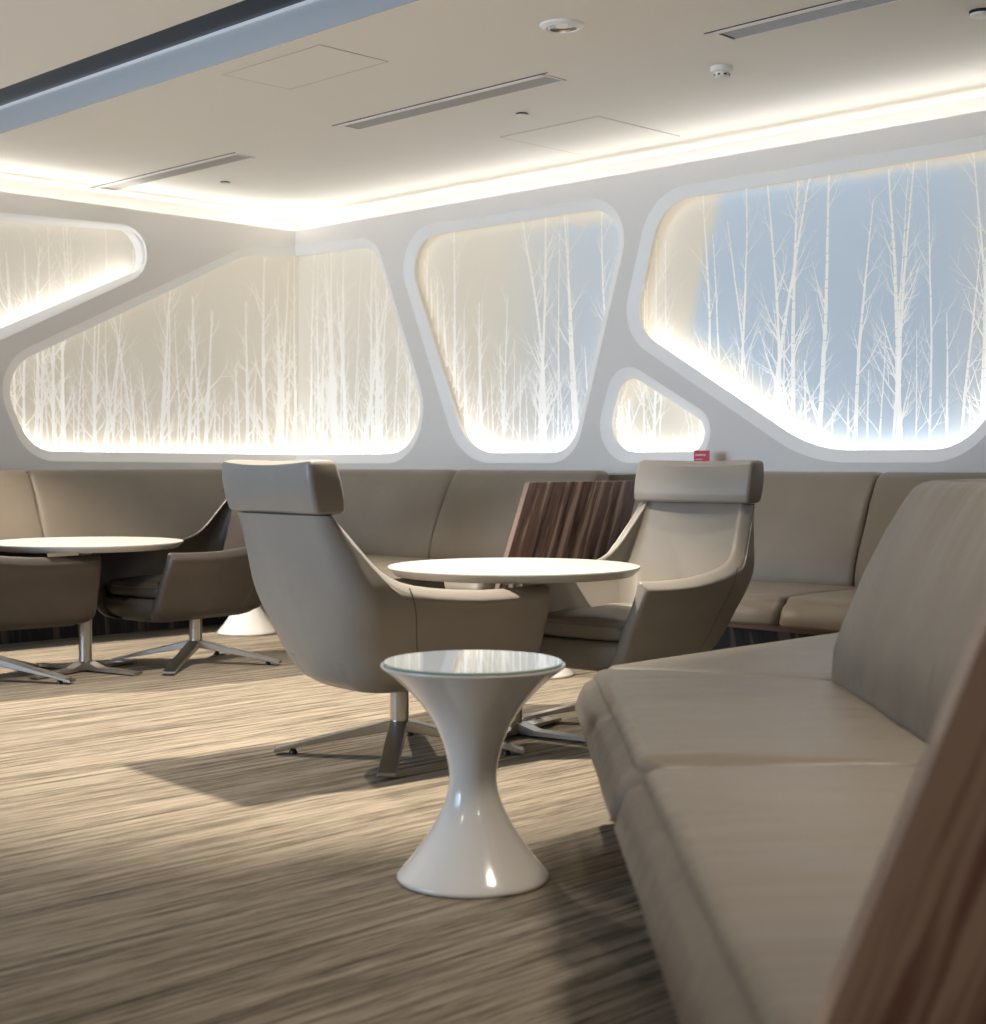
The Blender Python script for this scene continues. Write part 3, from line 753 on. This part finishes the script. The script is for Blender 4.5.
def shell():
    mb = MB(); NT = 14; TH = 0.054
    hq = [0.06, 0.12, 0.18, 0.22, 0.26, 0.30, 0.34, 0.37, 0.395, 0.41, 0.42, 0.43, 0.44, 0.452, 0.466, 0.485, 0.51, 0.545, 0.60, 0.67, 0.75, 0.83, 0.91, 0.97, 1.0]
    qs = [-q for q in reversed(hq)] + [0.0] + hq
    def pt(s, t, inn, zoff=0.0):
        q = abs(s); rim = smooth_tab(RIM_, q); z0 = 0.248
        z = z0 + (rim - z0) * t
        w, xb, xf = smooth_tab(W_, z), smooth_tab(XB_, z), smooth_tab(XF_, z)
        if inn: w -= TH; xb += TH * 0.95
        x, y = u_pt(q, w, xb, xf, min(smooth_tab(RC_, z) - (0.035 if inn else 0), w * 0.6))
        return Vector((x, y * (1 if s >= 0 else -1), z + zoff))
    ts = [0, 0.02, 0.05, 0.09] + [0.09 + 0.91 * (k / NT) for k in range(1, NT + 1)]
    prof = []
    for s in qs:
        ck = min(max((abs(s) - 0.385) / 0.05, 0.12), 1.0); col = [pt(s, t * (1 - 0.06 * ck), False) for t in ts[:-1]]
        a, b = pt(s, 1, False), pt(s, 1, True)
        col += [a + Vector((0, 0, -0.030 * ck)), a.lerp(b, 0.03) + Vector((0, 0, -0.024 * ck)), a.lerp(b, 0.12) + Vector((0, 0, -0.017 * ck)), a.lerp(b, 0.5) + Vector((0, 0, -0.001)), a.lerp(b, 0.8) + Vector((0, 0, 0.006)), a.lerp(b, 0.94) + Vector((0, 0, 0.003)), b + Vector((0, 0, -0.006))]
        col += [pt(s, t, True) for t in reversed(ts[:-1])]
        prof.append(col)
    # round the two arm fronts
    def shrink(col, k, dx):
        n = len(col); out = []
        for i in range(n):
            j = n - 1 - i; m_ = (col[i] + col[j]) / 2
            out.append(col[i].lerp(m_, k) + Vector((dx, 0, 0)))
        return out
    first, last = prof[0], prof[-1]
    front = [shrink(first, 0.75, 0.014), shrink(first, 0.35, 0.012), shrink(first, 0.10, 0.005)]
    rear = [shrink(last, 0.10, 0.005), shrink(last, 0.35, 0.012), shrink(last, 0.75, 0.014)]
    allr = front + prof + rear
    vv = mb.rings(allr, False, False, closed=True)
    for r in (vv[0], vv[-1]):
        n = len(r)
        for i in range(n // 2 - (1 if n % 2 == 0 else 0)):
            try: mb.bm.faces.new((r[i], r[i + 1], r[n - 2 - i], r[n - 1 - i]))
            except ValueError: pass
    return mb
def closed_ring(z, w, xb, xf, rf, n=10, bow=0.012):
    pts = []
    rb = min(0.14, w * 0.6)
    for s in (-1, 1):
        half = []
        for k in range(n + 1):
            t = k / n * PI / 2; half.append((xb + rb * (1 - math.cos(t)), w - rb + rb * math.sin(t)))
        for k in range(1, n):
            t = k / n; half.append((xb + rb + (xf - rf - xb - rb) * t, w))
        for k in range(n + 1):
            t = k / n * PI / 2; half.append((xf - rf + rf * math.sin(t), w - rf + rf * math.cos(t)))
        half.append((xf + bow, 0) if False else (xf + bow * 0.8, w * 0.4))
        if s == -1: pts += [Vector((x, -y, z)) for x, y in half]
        else: pts += [Vector((x, y, z)) for x, y in reversed(half)]
    return pts
def make_chair():
    root = empty('lounge_chair')
    shell().build('shell', M['chair'], root, angle=70)
    # underside / seat base filling the shell
    mb = MB(); L = []
    for z, dw, dx in ((0.238, 0.075, 0.06), (0.243, 0.03, 0.03), (0.254, 0.0, 0.012), (0.27, -0.02, 0), (0.30, -0.03, 0), (0.335, -0.03, 0.0), (0.350, -0.03, 0.012), (0.355, -0.01, 0.03)):
        zz = max(z, 0.260)
        w, xb, xf = smooth_tab(W_, zz) - 0.008 - max(dw, 0) , smooth_tab(XB_, zz) + 0.012 + max(dw, 0), smooth_tab(XF_, zz) - 0.008 - dx
        L.append(closed_ring(z, w, xb, xf, 0.03))
    mb.rings(L); mb.build('seat_base', M['chair'], root, angle=60)
    # loose seat cushion
    mb = MB(); L = []
    for z, ins in ((0.357, 0.022), (0.362, 0.006), (0.372, 0.0), (0.40, -0.006), (0.420, 0.0), (0.432, 0.012), (0.438, 0.035), (0.444, 0.09)):
        w = 0.213 - ins; L.append(closed_ring(z, w, -0.24 + ins, 0.388 - ins, 0.045 - min(ins, 0.02)))
    mb.rings(L)
    for v in mb.bm.verts:
        if v.co.z > 0.41: v.co.z += 0.004 * math.sin(v.co.x * 22 + 1) * math.cos(v.co.y * 13)
    cush = mb.build('seat_cushion', M['chair'], root, angle=60)
    # piping line round the cushion
    mb = MB(); a = closed_ring(0.405, 0.2195, -0.246, 0.3945, 0.045); b = closed_ring(0.409, 0.2215, -0.248, 0.3965, 0.045); c = closed_ring(0.413, 0.2185, -0.246, 0.3935, 0.045)
    mb.rings([a, b, c], False, False); mb.build('piping', M['chair'], cush)
    # vertical seam on each side of the shell
    for s in (-1, 1):
        mb = MB(); L = []
        for k in range(15):
            z = 0.29 + (0.60 - 0.29) * k / 14; w, xb, xf = smooth_tab(W_, z), smooth_tab(XB_, z), smooth_tab(XF_, z)
            x, y = u_pt(0.515, w + 0.0008, xb, xf, min(smooth_tab(RC_, z), w * 0.6)); xx, yy = u_pt(0.519, w + 0.0008, xb, xf, min(smooth_tab(RC_, z), w * 0.6))
            L.append([Vector((x, y * s, z)), Vector(((x + xx) / 2, (y + 0.0009) * s, z)), Vector((xx, yy * s, z))])
        mb.rings(L, False, False, closed=False); mb.build('seam', M['bench_seam'], root)
    # headrest pillow
    mb = MB(); L = []; HW = 0.274
    for z, ins in ((0.836, 0.030), (0.839, 0.010), (0.848, 0.002), (0.89, -0.003), (0.94, -0.003), (0.978, 0.002), (0.990, 0.008), (0.997, 0.028)):
        xo = -0.21 * (z - 0.84); n = 8
        x0, x1, w, r = -0.521 + ins + xo, -0.405 - ins + xo, 0.272 - ins * 0.6, 0.018
        ring = []
        for cx_, cy_, a0 in ((x1 - r, w - r, 0), (x0 + r, w - r, 90), (x0 + r, -w + r, 180), (x1 - r, -w + r, 270)):
            for k in range(5):
                t = math.radians(a0 + 90 * k / 4); ring.append((cx_ + r * math.cos(t), cy_ + r * math.sin(t)))
            # subdivided straight runs so the pillow can curve
            if a0 in (90, 270):
                pass
        # densify the long sides
        dense = []
        for i in range(len(ring)):
            p, q = ring[i], ring[(i + 1) % len(ring)]; dense.append(p)
            if abs(p[1] - q[1]) > 0.2:
                for k in range(1, 12): dense.append((p[0] + (q[0] - p[0]) * k / 12, p[1] + (q[1] - p[1]) * k / 12))
        L.append([Vector((x + 0.10 * (y * y) , y, z + (0.17 * y * y if z > 0.97 else 0))) for x, y in dense])
    mb.rings(L); mb.build('headrest', M['chair'], root, angle=50)
    # little stitches at the ends of the headrest
    # pedestal
    mb = MB(); mb.lathe([(0.032, 0.085), (0.032, 0.250)], 40); mb.build('column', M['brushed'], root)
    for k in range(4):
        T = Matrix.Rotation(k * PI / 2, 4, 'Z')
        mb = MB(); mb.prism([(0.005, 0.118), (0.035, 0.118), (0.425, 0.022), (0.430, 0.012), (0.424, 0.008), (0.38, 0.020), (0.34, 0.029), (0.035, 0.082), (0.005, 0.082)], -0.030, 0.030, T)
        leg = mb.build('leg', M['brushed'], root, smooth=False)
        bv = leg.modifiers.new('b', 'BEVEL'); bv.width = 0.002; bv.segments = 1
        mb = MB(); p = T @ Vector((0.365, 0, 0)); mb.lathe([(0.014, 0.0), (0.014, 0.008), (0.009, 0.017)], 16, c=p); mb.build('glide', M['black_plastic'], leg)
    return root
def set_chair(root, x, y, fx, fy, base_world=0.0):
    ang = math.atan2(fy, fx); root.location = (x, y, 0); root.rotation_euler = (0, 0, ang)
    for ch in root.children:
        if ch.name.startswith('leg'): ch.rotation_euler = (0, 0, base_world - ang)
G = 'leather high-back swivel armchairs'
ch1 = make_chair(); set_chair(ch1, -0.32, 5.20, 0.77, 0.64, math.radians(-2))
tag(ch1, 'high-back grey leather swivel armchair seen from behind, nearest chair to the hourglass table', 'armchair', G)
def add_chair(x, y, fx, fy, label, bw, dark=False):
    c = copy_tree(ch1)
    if dark:
        for o in list(c.children) + [g_ for k_ in c.children for g_ in k_.children]:
            if o.material_slots[0].material == M['chair']: o.material_slots[0].link = 'OBJECT'; o.material_slots[0].material = M['chair_dark']
    set_chair(c, x, y, fx, fy, bw); tag(c, label, 'armchair', G); return c
add_chair(0.542, 5.83, -0.62, -0.78, 'grey leather swivel armchair facing the camera, behind the near sofa', math.radians(-2))
add_chair(-1.472, 7.525, -0.62, -0.78, 'dark-toned leather swivel armchair at the left coffee table, half hidden by the nearest chair', math.radians(-6), True)
add_chair(-2.31, 6.93, 0.77, 0.64, 'dark-toned leather swivel armchair cut off by the left edge of the picture', math.radians(-12), True)

# ---------------------------------------------------------------- red card sign on the bench ledge
sg = empty('table_sign', R(3.80, 0.16, 0.934)); sg.rotation_euler = (0, 0, math.radians(-38)); tag(sg, 'small red card sign standing on the bench ledge above the right armchair', 'sign')
mb = MB(); mb.box(-0.048, 0.048, -0.0015, 0.0015, 0.003, 0.128); mb.build('card', M['red'], sg, smooth=False)
mb = MB(); mb.box(-0.048, 0.048, -0.014, 0.020, 0.0, 0.003); mb.build('foot', M['red'], sg, smooth=False)
mb = MB()
rn = random.Random(4)
for z, x1, h in ((0.104, 0.020, 0.010), (0.080, 0.0, 0.005), (0.066, 0.012, 0.003), (0.057, 0.030, 0.003), (0.048, 0.026, 0.003), (0.026, 0.030, 0.003)):
    x = -0.038
    while x < x1:
        w = rn.uniform(0.006, 0.014); mb.box(x, min(x + w, x1 + 0.004), -0.0025, -0.0014, z - h / 2, z + h / 2); x += w + 0.003
mb.build('lettering', M['card_text'], sg, smooth=False)

# ---------------------------------------------------------------- lights
def area(name, loc, target, sx, sy, power, col, spread=180, shape='RECTANGLE'):
    l = bpy.data.lights.new(name, 'AREA'); l.shape = shape; l.size = sx; l.size_y = sy; l.energy = power; l.color = col; l.spread = math.radians(spread)
    o = bpy.data.objects.new(name, l); C.objects.link(o); o.location = loc
    o.rotation_euler = (Vector(target) - Vector(loc)).to_track_quat('-Z', 'Y').to_euler(); return o
def spot(name, loc, target, power, col, deg, blend, r):
    l = bpy.data.lights.new(name, 'SPOT'); l.energy = power; l.color = col; l.spot_size = math.radians(deg); l.spot_blend = blend; l.shadow_soft_size = r
    o = bpy.data.objects.new(name, l); C.objects.link(o); o.location = loc
    o.rotation_euler = (Vector(target) - Vector(loc)).to_track_quat('-Z', 'Y').to_euler(); return o
WARM = (1.0, 0.88, 0.73)
for wf, L in ((LW, 9.9), (RW, 12.4)):      # light lines hidden in the slots above the false walls
    h = (L - 0.13) / 2; p = wf(h, ZC - 0.015, -0.14); l = area('slot_light', p, wf(h, ZC + 0.075, 0.36), L + 0.13, 0.04, 15, (1.0, 0.96, 0.91), 64)
    # long side along the wall
    d = (wf(h, ZC + 0.075, 0.36) - p).normalized(); xw = (wf(1, 0, 0) - wf(0, 0, 0)).normalized()
    l.rotation_euler = Matrix((xw, (-d).cross(xw), -d)).transposed().to_euler()
    p = wf(h, ZC - 0.045, -0.15); l = area('slot_light', p, p + Vector((0, 0, 1)), L + 0.2, 0.03, 8, (1.0, 0.96, 0.91), 170)
    d = (wf(h, ZC + 0.10, -0.125) - p).normalized()
    l.rotation_euler = Matrix((xw, (-d).cross(xw), -d)).transposed().to_euler()
spot('downlight_beam', P3 + Vector((0, 0, -0.03)), (P3.x - 0.35, P3.y + 0.50, 0), 560, WARM, 76, 0.5, 0.045)
spot('downlight_beam', P1 + Vector((0, 0, -0.03)), (P1.x, P1.y, 0), 60, WARM, 110, 0.6, 0.05)
spot('downlight_beam', P2 + Vector((0, 0, -0.03)), (P2.x + 0.6, P2.y - 0.6, 0), 620, WARM, 104, 0.5, 0.05)
wc = R(2.85, 10.12, 1.6)
area('daylight', wc, R(2.85, 0, 1.3), 4.4, 1.7, 85, (0.58, 0.76, 1.0), 84)
for a_, b_, w_, s_ in ((6.5, 8.5, 11, 160), (7.9, 4.2, 17, 100), (10.5, 6.0, 14, 160), (10.5, 2.0, 14, 160)):  # unseen overhead fill lights, added for ambient brightness
    area('ambient_fill', R(a_, b_, ZH - 0.02), R(a_, b_, 0), 0.5, 0.5, w_, WARM, s_)
w = bpy.data.worlds.new('world'); bpy.context.scene.world = w; w.use_nodes = True
w.node_tree.nodes['Background'].inputs[0].default_value = (0.55, 0.68, 0.85, 1); w.node_tree.nodes['Background'].inputs[1].default_value = 0.5

# ---------------------------------------------------------------- camera
cam = bpy.data.cameras.new('camera'); co = bpy.data.objects.new('camera', cam); C.objects.link(co)
cam.sensor_fit = 'HORIZONTAL'; cam.sensor_width = 36; cam.lens = 36 * F / 986
cam.shift_y = -(512 - HY) / 986; co.location = (0, 0, 1.0); co.rotation_euler = (PI / 2, 0, 0)
cam.clip_start = 0.05; cam.dof.use_dof = True; cam.dof.focus_distance = 6.0; cam.dof.aperture_fstop = 4.2
sc = bpy.context.scene; sc.camera = co
sc.view_settings.view_transform = 'Standard'; sc.view_settings.look = 'None'; sc.view_settings.gamma = 1; sc.view_settings.use_curve_mapping = False
sc.view_settings.exposure = 0.12
sc.cycles.use_denoising = True
